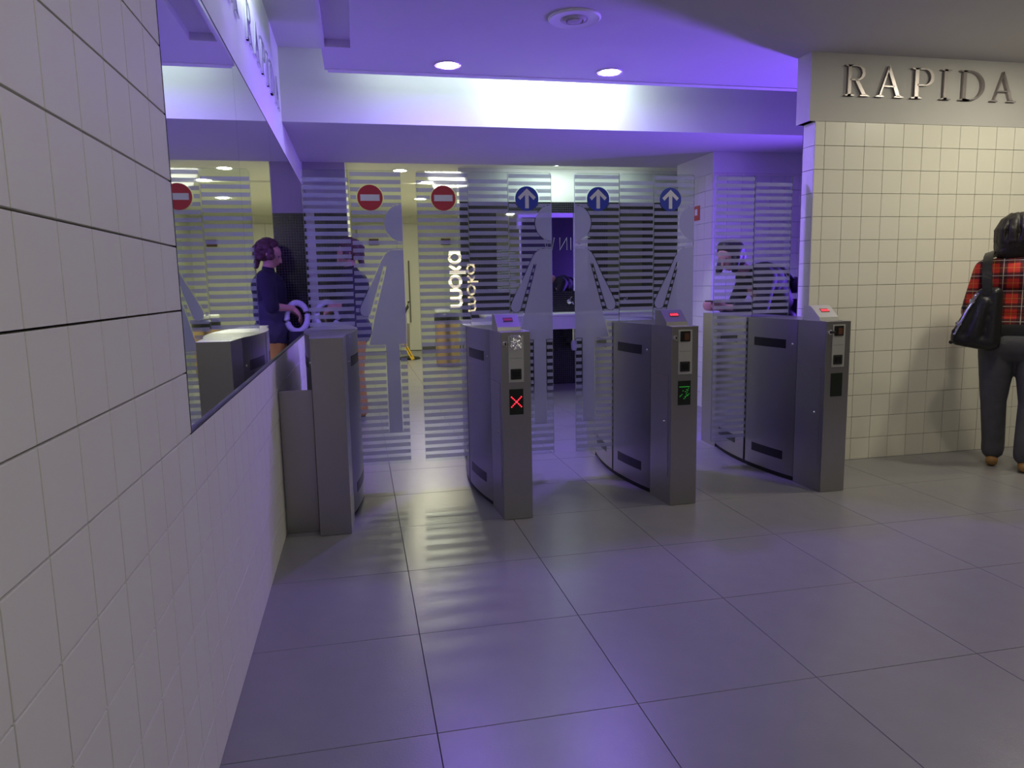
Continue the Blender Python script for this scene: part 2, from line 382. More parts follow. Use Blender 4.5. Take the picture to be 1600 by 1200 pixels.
# ------------------------------------------------------------------ serif metal letters
def arc(cx, cy, rx, ry, a0, a1, n=18): return [(cx+rx*math.cos(math.radians(a0+(a1-a0)*i/n)), cy+ry*math.sin(math.radians(a0+(a1-a0)*i/n))) for i in range(n+1)]
def bowl(cx, cy, rx, ry, tx, ty, n=20):   # thick half ring opening left
    o_ = arc(cx, cy, rx, ry, -90, 90, n); i_ = arc(cx, cy, rx-tx, ry-ty, -90, 90, n); return o_, i_
def letter(ch):
    """list of polygons in a unit cap height"""
    P = []
    def serif(x0, x1, y): P.append([(x0, y), (x1, y), (x1, y+(.025 if y < .5 else -.025)), ((x0+x1)/2+.055, y+(.06 if y < .5 else -.06)), ((x0+x1)/2-.055, y+(.06 if y < .5 else -.06)), (x0, y+(.025 if y < .5 else -.025))])
    def ring(cx, cy, rx, ry, tx, ty):
        a, b = bowl(cx, cy, rx, ry, tx, ty)
        for i in range(len(a)-1): P.append([a[i], a[i+1], b[i+1], b[i]])
    if ch in 'RPID':
        P.append([(.12, 0), (.25, 0), (.25, 1), (.12, 1)]); serif(0, .40, 0); serif(0, .40 if ch == 'I' else .30, 1)
    if ch in 'RP':
        hy = .5 if ch == 'R' else .42
        cy = (1+hy)/2; ry = (1-hy)/2
        P.append([(.2, .955), (.48, .955), (.48, 1), (.2, 1)]); P.append([(.2, hy), (.48, hy), (.48, hy+.045), (.2, hy+.045)])
        ring(.47, cy, .34, ry, .125, .045)
    if ch == 'R':
        P.append([(.40, .52), (.54, .52), (.86, .05), (.70, .05)]); serif(.62, .99, 0)
    if ch == 'D':
        P.append([(.2, .955), (.42, .955), (.42, 1), (.2, 1)]); P.append([(.2, 0), (.42, 0), (.42, .045), (.2, .045)])
        ring(.41, .5, .60, .5, .135, .045)
    if ch == 'A':
        P.append([(.13, .03), (.195, .03), (.53, .96), (.50, 1.02)]); P.append([(.50, 1.02), (.54, 1.02), (.98, .03), (.83, .03), (.47, .88)])
        P.append([(.30, .33), (.75, .33), (.73, .375), (.315, .375)]); serif(0, .32, 0); serif(.74, 1.12, 0)
    return P
def sign(label, loc, rz, items, cap, m, thick=.02, grp=None):
    t = thing('wall_lettering', label, 'sign', loc, None, rz)
    wid = {'R': .99, 'A': 1.12, 'P': .81, 'I': .40, 'D': 1.01}
    for ch, a, b in items:
        mb = MB(); s = (b-a)/wid[ch]
        for poly in letter(ch): mb.prism([(a+u*s, q*cap) for u, q in poly], -thick, -.0005, 'y')
        mb.build('letter', m, t, recalc=False)
    return t
RI = [('R', 0, .179), ('A', .228, .435), ('P', .493, .665), ('I', .716, .798), ('D', .865, 1.061), ('A', 1.111, 1.319)]
sign('grey metal letters RAPIDA on the plaster above the tiled wall beside the woman in plaid', (3.523, YR-.001, 2.408), 0, RI, .19, 'letter_metal')
LI = [('A', -.50, -.24)]+[(c, a*1.145, b*1.145) for c, a, b in RI]
sign('shiny metal letters A RAPIDA standing on the white band above the long mirror', (PX, 3.83, 2.455), PI/2, LI, .195, 'letter_chrome', .012)

# ------------------------------------------------------------------ gates
GL, GH = 1.5, 1.005
def hw(t):
    t = min(t, GL-t)
    if t < .25: return .078+.014*t/.25
    # circular arc through (.25,.092) (.75,.150)
    c, s = .5, .058; R = (c*c+s*s)/(2*s); return .150-R+math.sqrt(max(0, R*R-(t-.75)**2))
def plan(t0, t1, n=14, off=0):
    ts = [t0+(t1-t0)*i/n for i in range(n+1)]
    return [(hw(t)+off, t) for t in ts]+[(-hw(t)-off, t) for t in reversed(ts)]
def side_strip(sgn, t0, t1, z0, z1, off=.0015, dep=.004, n=8):
    ts = [t0+(t1-t0)*i/n for i in range(n+1)]
    return [(sgn*(hw(t)+off), t) for t in ts]+[(sgn*(hw(t)-dep), t) for t in reversed(ts)]
BODY = [(0, 1.465), (.05, 1.465), (.082, 1.458), (.108, 1.438), (.128, 1.405), (.17, 1.315), (.255, 1.15), (.268, 1.115), (.262, 1.092), (.245, 1.078), (.226, 1.078), (.208, 1.092),
        (.118, 1.372), (.100, 1.372), (.18, 1.08), (.222, .905), (0, .905)]
HEAD = [(0, 1.728)]+[(.105*math.sin(math.radians(a)), 1.62+.108*math.cos(math.radians(a))) for a in range(10, 180, 10)]+[(0, 1.512)]
LEG = [(.045, .905), (.125, .905), (.125, .37), (.045, .37)]
def inter(poly, z):
    xs = []
    for (x0, z0), (x1, z1) in zip(poly, poly[1:]+poly[:1]):
        if (z0 <= z < z1) or (z1 <= z < z0): xs.append(x0+(x1-x0)*(z-z0)/(z1-z0))
    xs.sort(); return [(xs[i], xs[i+1]) for i in range(0, len(xs)-1, 2)]
def flap(gate, free, inner, sign_kind=None, fig=False, z0=.17, z1=1.92, sdx=.15, name='glass_flap', zs0=None):
    """free/inner: x of free edge and of hinge edge (gate local)"""
    YP = .73; s = 1 if free < inner else -1; W = abs(inner-free); cr = .02
    def X(dx): return free+s*dx
    poly = [(X(0), z0)]+[(X(cr-cr*math.cos(math.radians(a))), z1-cr+cr*math.sin(math.radians(a))) for a in range(0, 91, 15)]+[(X(W), z1), (X(W), z0)]
    g = MB().prism(poly, YP-.005, YP+.005, 'y').build(name, 'glass', gate)
    g.data.materials.append(M['glass_edge'])
    for pg in g.data.polygons:
        if abs(pg.normal.y) < .5: pg.material_index = 1
    st = MB(); z = (zs0 or z0)+.02; pitch, hgt = .0435, .0235; yy = YP-.0056
    while z+hgt < z1-.006:
        n = 3
        for k in range(n):
            a, b = z+hgt*k/n, z+hgt*(k+1)/n; zm = (a+b)/2; iv = []
            if fig:
                for pl_ in (BODY, HEAD, LEG): iv += inter(pl_, zm)
            if sign_kind and abs(zm-1.765) < .074: q = math.sqrt(.074**2-(zm-1.765)**2); iv.append((sdx-q, sdx+q))
            iv.sort(); x = .002; segs = []
            for u, v_ in iv:
                if u-.005 > x: segs.append((x, u-.005))
                x = max(x, v_+.005)
            if x < W-.002: segs.append((x, W-.002))
            for u, v_ in segs:
                m_ = len(st.v); st.v += [(X(u), yy, a), (X(v_), yy, a), (X(v_), yy, b), (X(u), yy, b)]; st.f.append((m_, m_+1, m_+2, m_+3))
        z += pitch
    f = st.build('striped_film', 'film_stripe', g, recalc=False); f['kind'] = 'stuff'
    if fig:
        for nm, pl_ in (('figure_body', BODY), ('figure_head', HEAD), ('figure_leg', LEG)):
            mb = MB(); n = len(pl_); mb.v = [(X(u), yy, q) for u, q in pl_]; mb.f = [tuple(range(n))]
            mb.build(nm, 'film_figure', g, recalc=False)
    if sign_kind:
        c = (X(sdx), 0, 1.765)
        MB().lathe([(.073, YP-.0075), (.073, YP-.0055)], (c[0], 0, c[2]), 40, 'y').build('sign_disc', 'red' if sign_kind == 'stop' else 'blue', g)
        y1, y2 = YP-.0085, YP-.0075
        if sign_kind == 'stop': mb = MB().box(c[0]-.055, c[0]+.055, y1, y2, c[2]-.018, c[2]+.018)
        else:
            mb = MB().prism([(c[0]+u, c[2]+q) for u, q in [(-.0115, -.058), (.0115, -.058), (.0115, .022), (.042, -.008), (.056, .008), (0, .06), (-.056, .008), (-.042, -.008), (-.0115, .022)]], y1, y2, 'y')
        mb.build('no_entry_bar' if sign_kind == 'stop' else 'arrow', 'white_film', g)
    return g
def gate(x, label, kind):
    t = thing('entry_gate', label, 'turnstile', (x, 3.62, 0), 'entry gates in a row')
    # end housings, curved housings
    for a, b, z0, nm in ((.003, .248, 0, 'end_housing'), (.251, .718, .03, 'curved_housing'), (.742, 1.249, .03, 'curved_housing'), (1.252, 1.5, 0, 'end_housing')):
        MB().prism(plan(a, b), z0, GH-.004, 'z').build(nm, 'steel', t, True)
    MB().prism(plan(.70, .76, 4, -.03), .03, GH-.006, 'z').build('flap_slot', 'black_soft', t)
    MB().prism(plan(.25, 1.25, 20, -.012), 0, .032, 'z').build('plinth', 'black_soft', t)
    MB().prism(plan(.0, 1.5, 30, .002), GH-.004, GH, 'z').build('top_plate', 'steel', t)
    fp = MB().bevbox(-.078, .078, -.004, .0025, .002, GH, .0015).build('front_panel', 'steel', t)
    for sg in (-1, 1):
        for z0, z1 in ((.825, .88), (.12, .175)):
            MB().prism(side_strip(sg, .34, .64, z0, z1), z0, z1, 'z').build('sensor_window', 'black', t)
            MB().prism(side_strip(sg, .86, 1.16, z0, z1), z0, z1, 'z').build('sensor_window', 'black', t)
        for tt in (.285, 1.215):
            q = hw(tt); MB().lathe([(.001, .006), (.004, .005), (.0065, .002), (.007, -.002)], (0, 0, 0), 12, 'x')
            mb = MB().lathe([(.001, .007), (.005, .005), (.008, .001), (.008, -.003)], (0, 0, 0), 12, 'x')
            mb.v = [(sg*(q+v_[0]), tt+v_[1], .855+v_[2]) for v_ in mb.v]; mb.build('lock', 'chrome', t, True)
        if kind != 'blank':
            dr = MB().prism([(sg*(hw(.03)+.003), .03), (sg*(hw(.235)+.003), .235), (sg*(hw(.235)-.004), .235), (sg*(hw(.03)-.004), .03)], .16, .735, 'z').build('access_door', 'steel', t)
            mb = MB().lathe([(.001, .010), (.005, .008), (.008, .004), (.008, -.003)], (0, 0, 0), 12, 'x')
            mb.v = [(sg*(hw(.07)+v_[0]), .07+v_[1], .47+v_[2]) for v_ in mb.v]; mb.build('door_lock', 'chrome', dr, True)
    if kind == 'blank': return t
    # reader plate with two windows, lock and indicator
    pp = MB().bevbox(-.040, .041, -.0075, -.004, .742, .985, .001).build('reader_plate', 'plate_pale', t)
    MB().bevbox(-.030, .028, -.0105, -.0075, .922, .979, .003).build('card_window', 'black', pp)
    MB().bevbox(-.008, .022, -.0115, -.0105, .93, .968, .002).build('card_slot', 'reader_brown', pp)
    MB().bevbox(-.030, .027, -.0105, -.0075, .757, .812, .003).build('coin_window', 'black_soft', pp)
    MB().bevbox(-.018, .015, -.0112, -.0105, .768, .800, .002).build('coin_slot', 'black', pp)
    MB().box(-.034, .032, -.008, -.0074, .868, .8695).build('plate_seam', 'grout_grey', pp)
    if kind == 'cross':
        bm = bmesh.new(); bmesh.ops.create_cube(bm, size=1); bmesh.ops.subdivide_edges(bm, edges=bm.edges[:], cuts=5, use_grid_fill=True)
        for v_ in bm.verts:
            v_.co = (v_.co.x*.054+random.uniform(-.003, .003), -.014+v_.co.y*.010+random.uniform(-.004, .003), .952+v_.co.z*.072+random.uniform(-.003, .003))
        MB().bm(bm).build('foil_cover', 'foil', pp)
    lk = MB().lathe([(.014, -.002), (.014, -.012), (.011, -.015), (.001, -.015)], (-.056, 0, .943), 20, 'y').build('key_lock', 'chrome', t, True)
    MB().box(-.059, -.053, -.0165, -.0148, .936, .950).build('key_slot', 'black', lk)
    if kind == 'off':
        MB().bevbox(-.060, -.034, -.026, -.014, .937, .950, .003).build('key', 'black_soft', lk)
    ind = MB().bevbox(-.039, .036, -.0065, -.003, .570, .706, .0015).build('indicator', 'led_off', t)
    if kind == 'cross':
        mb = MB()
        for i in range(8):
            for sg in (1, -1):
                mb.lathe([(.0032, -.0085), (.0032, -.006)], (-.0015+sg*(-.026+.052*i/7), 0, .612+.052*i/7), 8, 'y')
        mb.build('red_cross_lights', 'led_red', ind)
    if kind == 'arrow':
        mb = MB(); pts = [(-.03+.006*i, .672) for i in range(10)]+[(.026-.006*i, .632-.004*i) for i in range(5)]+[(.026-.004*i, .672-.01*i) for i in range(5)]+[(-.028, .62), (-.022, .624), (-.016, .63), (-.004, .606), (.004, .612), (-.01, .65), (.004, .645), (.012, .655), (.018, .622)]
        for a, b in pts: mb.lathe([(.0024, -.0085), (.0024, -.006)], (a, 0, b), 8, 'y')
        mb.build('green_arrow_lights', 'led_green', ind)
    # display box on top
    bx = MB().prism([(.055, GH), (.215, GH), (.215, GH+.085), (.145, GH+.085), (.062, GH+.022)], -.082, .042, 'x').build('display_box', 'plate_pale' if kind == 'off' else 'steel', t)
    sl = Vector((0, .083, .063)).normalized(); nm = Vector((0, -sl.z, sl.y)); base = Vector((-.02, .062, GH+.022))
    def slab(u0, u1, v0, v1, h0, h1):
        mb = MB(); vs = []
        for h in (h0, h1):
            for u, v_ in ((u0, v0), (u1, v0), (u1, v1), (u0, v1)): vs.append(base+Vector((u, 0, 0))+sl*v_+nm*h)
        return mb.add(vs, [(3, 2, 1, 0), (4, 5, 6, 7), (0, 1, 5, 4), (1, 2, 6, 5), (2, 3, 7, 6), (3, 0, 4, 7)])
    wn = slab(-.022, .030, .045, .075, 0, .002).build('display_window', 'reader_brown', bx)
    if kind != 'cross':
        for k in range(4): slab(-.017+.012*k, -.009+.012*k, .052, .068, .001, .0026).build('display_digit', 'led_red', bx)
    else: slab(-.018, .026, .052, .066, .001, .0026).build('display_digit', 'red', bx)
    MB().bevbox(-.10+.02, .055, .04, .23, GH, GH+.003, .001).build('mounting_plate', 'steel', t)
    return t
g1 = gate(.25, 'steel entry gate with plain blank front standing next to the mirror wall', 'blank')
g2 = gate(1.203, 'steel entry gate with a red cross light and foil over its reader', 'cross')
g3 = gate(2.1515, 'steel entry gate with a green arrow light on its front', 'arrow')
g4 = gate(3.10, 'steel entry gate with an unlit indicator, beside the tiled wall end', 'off')
flap(g1, .44, .147, 'stop', True, sdx=.180); flap(g1, -.12, .142, z0=GH+.001, name='fixed_pane')
flap(g2, -.425, -.118, 'stop', False, sdx=.16); flap(g2, .400, .130, 'go', True, sdx=.155); flap(g2, -.116, .127, z0=GH+.001, name='fixed_pane')
flap(g3, -.400, -.108, 'go', True, sdx=.152); flap(g3, .400, .125, 'go', True, sdx=.165); flap(g3, -.106, .122, z0=GH+.001, name='fixed_pane')
flap(g4, -.400, -.121, None, False); flap(g4, -.119, .15, z0=GH+.001, name='fixed_pane')
# steel panel standing in for the shadow of the blank gate on the wall
tag(MB().bevbox(.003, .165, 3.70, 3.715, 0, .74, .002).build('shadow_panel', 'steel'), 'low brushed steel panel standing in for the shadow between mirror wall and blank gate', 'panel')

# ------------------------------------------------------------------ washroom things
ct = thing('sink_counter', 'long pale sink counter with a bright front edge against black mosaic', 'counter', (0, 8.1, 0))
MB().bevbox(1.845, 4.58, 0, .497, .72, .875, .006).build('counter_front', 'counter', ct)
MB().bevbox(1.835, 4.59, -.015, .497, .876, .902, .005).build('worktop', 'white', ct)
MB().tube([(2.98, .3, .72), (2.98, .3, .52), (2.98, .33, .46), (2.98, .40, .46), (2.98, .49, .5)], .02).build('drain_pipe', 'chrome', ct, True)
MB().lathe([(.03, .44), (.04, .47), (.04, .53), (.03, .56)], (2.98, .3, 0), 16).build('drain_trap', 'pale_plastic', ct, True)
for x, lab in ((2.98, 'chrome wall tap seen between the two frosted figures'), (3.72, 'chrome wall tap right of the frosted figure, by the narrow mirror')):
    tp = thing('water_tap', lab, 'tap', (x, 8.6, 1.03))
    MB().lathe([(.03, 0), (.03, -.012), (.018, -.016)], (0, 0, 0), 16, 'y').build('flange', 'chrome', tp, True)
    MB().tube([(0, 0, 0), (0, -.12, .005), (0, -.16, -.01), (0, -.165, -.035)], .013).build('spout', 'chrome', tp, True)
    MB().tube([(0, -.05, .0), (0, -.05, .05), (.01, -.09, .06)], .009).build('handle', 'chrome', tp, True)
for x0, x1, lab in ((2.074, 3.222, 'wide sink mirror with faint reversed letters laid on as a reflection'), (3.481, 3.94, 'narrow sink mirror beside the wide one')):
    mr = thing('sink_mirror', lab, 'mirror', (x0, 8.6, 1.16))
    MB().box(0, x1-x0, -.012, -.0005, 0, .944).build('mirror_glass', 'mirror', mr)
    if x0 < 3:
        def stroke(pts): MB().tube(pts, .005, 6).build('reflected_letter', 'plate_pale', mr)
        # reflection of T IN W, modelled as raised strokes on the glass
        bx_ = .72; zz = .50; h = .15
        for segs in ([[(.40, h), (.40, 0)], [(.345, h), (.455, h)]], [[(.21, 0), (.21, h)]], [[(.16, 0), (.16, h), (.07, 0), (.07, h)]], [[(-.13, h), (-.10, 0), (-.065, h), (-.03, 0), (0, h)]]):
            mb = MB()
            for sg in segs: mb.tube([(bx_+a, -.014, zz+b) for a, b in sg], .0045, 6)
            mb.build('reflected_letter', 'plate_pale', mr)
# glowing vertical sign on a glass blade
def glow_text(parent, x, z, hgt, m, nm, tall=1):
    """strokes of m o k a turned upright: letter-up points to +x, reading upward"""
    r = .016*hgt/.118
    def T(pts): return [(x+v_*hgt, -.012, z+u*hgt*tall) for u, v_ in pts]
    def st(*ls):
        mb = MB()
        for l in ls: mb.tube(T(l), r, 8)
        mb.build(nm, m, parent)
    u = 0
    st([(0, 0), (0, .7)]+arc(.36, .7, .36, .3, 180, 0, 10)+[(.72, 0)], [(.72, .7)]+arc(1.08, .7, .36, .3, 180, 0, 10)+[(1.44, 0)])
    st([(2.25+.5*math.cos(a*PI/10), .5+.5*math.sin(a*PI/10)) for a in range(21)])
    st([(3.1, 0), (3.1, 1.5)], [(3.1, .45), (3.65, 1)], [(3.3, .6), (3.75, 0)])
    st([(4.45+.48*math.cos(a*PI/10), .5+.5*math.sin(a*PI/10)) for a in range(21)], [(4.93, 0), (4.93, 1)])
gs = thing('lit_sign', 'warm glowing upright lettering with its modelled dim reflection on a glass blade at the black wall end', 'sign', (1.42, 8.5, .95))
MB().box(0, .408, 0, .012, 0, .85).build('glass_blade', 'glass', gs)
glow_text(gs, .065, .06, .128, 'glow_letters', 'lit_letter')
glow_text(gs, .275, .0, .085, 'glow_reflection', 'letter_reflection', 1.3)  # reflection of the lit letters in dark glass, modelled as glowing strokes
for x in (.30, .38): MB().box(x-.01, x+.01, .012, .1, .8, .83).build('bracket', 'chrome', gs)
MB().box(.0, .408, .0, .012, -.945, 0).build('glass_foot', 'glass', gs)
# waste bin
bn = thing('waste_bin', 'tall cylindrical steel waste bin, orange reflections in its colour, with a dark top standing in the corridor', 'bin', (1.76, 11.2, 0))
MB().lathe([(.17, .01), (.19, .03), (.19, .70), (.18, .71)], n=28).build('drum', 'bin_steel', bn, True)
MB().lathe([(.195, .70), (.20, .72), (.20, .80), (.17, .83)], n=28).build('lid', 'black', bn, True)
MB().lathe([(.175, 0), (.175, .012)], n=28).build('foot_ring', 'black_soft', bn)
tag(MB().bevbox(1.58, 1.80, 11.1, 11.3, .832, .90, .02).build('paper_packet', 'white'), 'white paper packet lying on top of the orange-tinted bin', 'packet')
# long handled dustpan and yellow floor sign
dp = thing('dustpan', 'long handled dustpan standing upright with its dark pan on the floor', 'dustpan', (1.235, 12.55, 0))
MB().tube([(0, 0, .05), (.01, 0, .62)], .022).build('pole', 'letter_metal', dp, True)
MB().tube([(.01, 0, .60), (.01, 0, .80)], .012).build('upper_rod', 'chrome', dp, True)
MB().tube([(-.05, -.01, .78), (-.02, 0, .86), (.01, 0, .90), (.03, 0, 1.0)], [.02, .026, .026, .02]).build('grip', 'black', dp, True)
MB().lathe([(.001, 0), (.20, 0), (.205, .012), (.18, .03), (.05, .05), (.001, .055)], n=24).build('pan', 'black_soft', dp, True)
yb = thing('floor_sign', 'yellow folded caution floor board leaning against the dustpan pole', 'floor sign', (1.19, 12.3, 0))
mb = MB().box(-.03, .03, -.012, .012, 0, .40)
ry = math.radians(-27)
def rot(vs): return [(x*math.cos(ry)+z*math.sin(ry), y, -x*math.sin(ry)+z*math.cos(ry)) for x, y, z in vs]
mb.v = [(x+.10, y, z+.0) for x, y, z in rot(mb.v)]; zm = min(v_[2] for v_ in mb.v); mb.v = [(x, y, z-zm) for x, y, z in mb.v]; mb.build('board', 'yellow', yb)
mb = MB().box(-.006, .006, -.0135, .0135, .06, .34); mb.v = [(x+.10, y, z-zm) for x, y, z in rot(mb.v)]; mb.build('stripe', 'black', yb)
# fire sign on the side wall
fs = thing('fire_sign', 'small red and white fire equipment sign on the tiled passage wall', 'sign', (XB, 6.66, 1.84))
MB().box(-.006, 0, -.06, .06, 0, .14).build('plate', 'fire_red', fs)
MB().box(-.008, -.006, -.02, .03, .05, .11).build('white_mark', 'white', fs)
# ring holder fixed to wall
rg = thing('bag_ring', 'pale plastic ring held by the cleaner close to the mirror wall', 'ring', (.125, 6.9, .99))
MB().tube([(.11*math.cos(a*PI/16)*.85, .02*math.sin(a*PI/16), .13*math.sin(a*PI/16)) for a in range(33)], .028, 12, False).build('rim', 'pale_plastic', rg, True)
bag = MB().lathe([(.02, -.30), (.06, -.29), (.085, -.22), (.095, -.13)], (0, 0, 0), 20)
bag.build('bag', 'cloth_navy', rg, True)

# ------------------------------------------------------------------ people
def blob(name, parts, m, parent=None, voxel=.010, smooth=6, displace=0):
    bm = bmesh.new()
    for pt in parts:
        if pt[0] == 'c':
            _, a, ra, b, rb = pt; a = Vector(a); b = Vector(b); dd = b-a; L = dd.length
            for c, r in ((a, ra), (b, rb)):
                bmesh.ops.create_icosphere(bm, subdivisions=2, radius=r, matrix=Matrix.Translation(c))
            if L > 1e-4:
                mtx = Matrix.Translation((a+b)/2) @ dd.to_track_quat('Z', 'Y').to_matrix().to_4x4()
                bmesh.ops.create_cone(bm, cap_ends=True, segments=18, radius1=ra, radius2=rb, depth=L, matrix=mtx)
        else:
            _, c, rad = pt[:3]; mtx = Matrix.Translation(Vector(c))
            if len(pt) > 3: mtx = mtx @ Matrix.Rotation(math.radians(pt[3][1]), 4, pt[3][0])
            mtx = mtx @ Matrix.Diagonal((*rad, 1)); bmesh.ops.create_icosphere(bm, subdivisions=3, radius=1, matrix=mtx)
    me = bpy.data.meshes.new(name); bm.to_mesh(me); bm.free()
    t = bpy.data.objects.new('temp', me); COL.objects.link(t)
    r = t.modifiers.new('r', 'REMESH'); r.mode = 'VOXEL'; r.voxel_size = voxel; r.use_smooth_shade = True
    s = t.modifiers.new('s', 'SMOOTH'); s.iterations = smooth; s.factor = .5
    dg = bpy.context.evaluated_depsgraph_get(); me2 = bpy.data.meshes.new_from_object(t.evaluated_get(dg))
    bpy.data.objects.remove(t); bpy.data.meshes.remove(me)
    me2.name = name; me2.materials.clear(); me2.materials.append(M[m])
    for pg in me2.polygons: pg.use_smooth = True
    return obj(name, me2, parent)
def hand(w, d, side, curl=.5):
    """palm plus five fingers from wrist w pointing along d, side = thumb direction"""
    w = Vector(w); d = Vector(d).normalized(); s = Vector(side).normalized(); n = d.cross(s)
    out = [('c', w, .024, w+d*.045+s*.012, .022), ('c', w+d*.02, .024, w+d*.065-s*.016, .020), ('c', w+d*.065-s*.018, .017, w+d*.065+s*.02, .017)]
    for k, L in enumerate((.062, .076, .082, .074)):
        b = w+d*.075+s*(-.027+.0185*k); q = b+(d*(1-.3*curl)+n*curl*.7)*L*.5; e = q+(d*(1-.9*curl)+n*curl)*L*.5
        out += [('c', b, .0095, q, .009), ('c', q, .009, e, .0078)]
    b = w+d*.025+s*.026; q = b+(d*.6+s*.6)*.04; e = q+(d*.9+n*curl*.6)*.035
    return out+[('c', b, .012, q, .0105), ('c', q, .0105, e, .0088)]
def face_parts(c, fw, sc=1.0):
    """skull ellipsoid, jaw, nose, ears around head centre c facing fw"""
    c = Vector(c); fw = Vector(fw).normalized(); up = Vector((0, 0, 1)); up = (up-fw*up.dot(fw)).normalized(); sd = fw.cross(up)
    return [('c', c-fw*.02+up*.02, .083*sc, c+fw*.015+up*.02, .083*sc), ('c', c+fw*.03-up*.03, .062*sc, c+fw*.045-up*.075, .042*sc),
            ('c', c+fw*.092+up*.012, .011, c+fw*.112-up*.022, .015), ('c', c+fw*.088-up*.052, .017, c+fw*.082-up*.052+sd*.012, .014),
            ('e', c+sd*.085-fw*.005, (.012, .018, .03)), ('e', c-sd*.085-fw*.005, (.012, .018, .03))]
def eyes(c, fw, parent, m='black'):
    c = Vector(c); fw = Vector(fw).normalized(); up = Vector((0, 0, 1)); up = (up-fw*up.dot(fw)).normalized(); sd = fw.cross(up)
    for s in (-1, 1):
        bm = bmesh.new(); bmesh.ops.create_icosphere(bm, subdivisions=2, radius=.010, matrix=Matrix.Translation(c+fw*.082+up*.016+sd*s*.032)); MB().bm(bm).build('eye', m, parent, True)
    MB().tube([c+fw*.100-up*.052-sd*.022, c+fw*.105-up*.050, c+fw*.100-up*.052+sd*.022], .004, 6).build('mouth', 'fire_red', parent, True)

# woman in plaid, seen from behind, facing the tiled wall
pw = thing('person', 'person in a red plaid shirt and dark jeans facing the tiled wall', 'person', (4.5, 3.77, 0), None, math.radians(-47))
HC = (-.035, .0, 1.49)
pl_l = dict(sh=(-.185, 0, 1.285), el=(-.255, -.02, 1.02), wr=(-.20, .12, .90)); pl_r = dict(sh=(.185, 0, 1.285), el=(.27, .0, 1.02), wr=(.24, .14, .98))
legL = ((-.095, 0, .84), (-.10, .02, .45), (-.085, .06, .07)); legR = ((.095, 0, .84), (.105, -.01, .45), (.09, -.05, .07))
body = face_parts(HC, (-.2, 1, -.25))+[('c', (-.01, -.01, 1.32), .052, (-.03, 0, 1.42), .05), ('c', (-.13, 0, 1.28), .075, (.13, 0, 1.28), .075), ('c', (0, 0.01, 1.2), .105, (0, 0.01, 1.0), .10), ('c', (-.06, 0, .90), .105, (.06, 0, .90), .105)]
for A in (pl_l, pl_r): body += [('c', A['sh'], .052, A['el'], .042), ('c', A['el'], .04, A['wr'], .026)]+hand(A['wr'], Vector(A['wr'])-Vector(A['el']), (0, 0, 1))
for Lg in (legL, legR): body += [('c', Lg[0], .09, Lg[1], .058), ('c', Lg[1], .056, Lg[2], .04), ('c', Lg[2], .04, (Lg[2][0], Lg[2][1]+.12, .035), .03)]
blob('body', body, 'skin', pw, .008, 4)
sh = [('c', (-.15, -.005, 1.265), .092, (.15, -.005, 1.265), .092), ('c', (-.07, -.012, 1.25), .13, (.07, -.012, 1.25), .13), ('c', (-.08, -.005, 1.06), .122, (.08, -.005, 1.06), .122), ('c', (-.09, 0, .95), .13, (.09, 0, .95), .13), ('c', (0, -.02, 1.33), .075, (-.01, -.01, 1.37), .062)]
for A in (pl_l, pl_r):
    e2 = Vector(A['el'])+(Vector(A['wr'])-Vector(A['el']))*.8
    sh += [('c', A['sh'], .074, A['el'], .06), ('c', A['el'], .06, e2, .045)]
sh += [('c', (-.14, -.10, z), .028, (.14, -.10, z-.008), .028) for z in (.92, .975, 1.03)]
blob('shirt', sh, 'plaid', pw, .010, 5)
jn = [('c', (-.085, -.01, .86), .125, (.085, -.01, .86), .125), ('c', (-.07, -.035, .82), .115, (.07, -.035, .82), .115)]
for Lg in (legL, legR):
    a, k, f = [Vector(q) for q in Lg]
    jn += [('c', a-Vector((0, .012, .02)), .115, k, .076), ('c', k, .074, f+Vector((0, 0, .10)), .066), ('c', f+Vector((0, 0, .10)), .066, f+Vector((0, 0, .035)), .066)]
blob('jeans', jn, 'jeans', pw, .010, 4)
blob('top_hem', [('c', (-.09, -.002, .875), .137, (.09, -.002, .875), .137), ('c', (-.09, -.002, .90), .135, (.09, -.002, .90), .135)], 'cloth_black', pw, .012, 6)
hh = Vector(HC)
hp = [('e', hh+Vector((0, -.01, .025)), (.110, .116, .104)), ('e', hh+Vector((0, -.035, -.04)), (.116, .10, .105)), ('e', hh+Vector((-.01, -.04, -.085)), (.106, .08, .07)), ('e', hh+Vector((-.075, .0, -.05)), (.05, .075, .10)), ('e', hh+Vector((.075, .0, -.05)), (.05, .075, .10))]
for k in range(44):
    a = random.uniform(PI*.95, PI*2.05); pts = []
    for e in (1.25, .75, .2, -.35, -.75):
        q = 1+random.uniform(-.01, .03); pts.append(hh+Vector((math.cos(a)*math.cos(e)*.122*q, -.02+math.sin(a)*math.cos(e)*.122*q, .01+math.sin(e)*.13*q)))
    pts.append(pts[-1]+Vector((random.uniform(-.01, .01), .01, -.03)))
    hp += [('c', pts[i], .008, pts[i+1], .009) for i in range(5)]
blob('hair', hp, 'hair_dark', pw, .0065, 2)
for Lg in (legL, legR):
    f = Vector(Lg[2]); blob('shoe', [('c', f+Vector((0, -.035, -.032)), .036, f+Vector((0, .10, -.036)), .034), ('c', f+Vector((0, .10, -.036)), .034, f+Vector((0, .16, -.042)), .026)], 'shoe_tan', pw, .008, 2)
eyes(HC, (-.2, 1, -.25), pw)
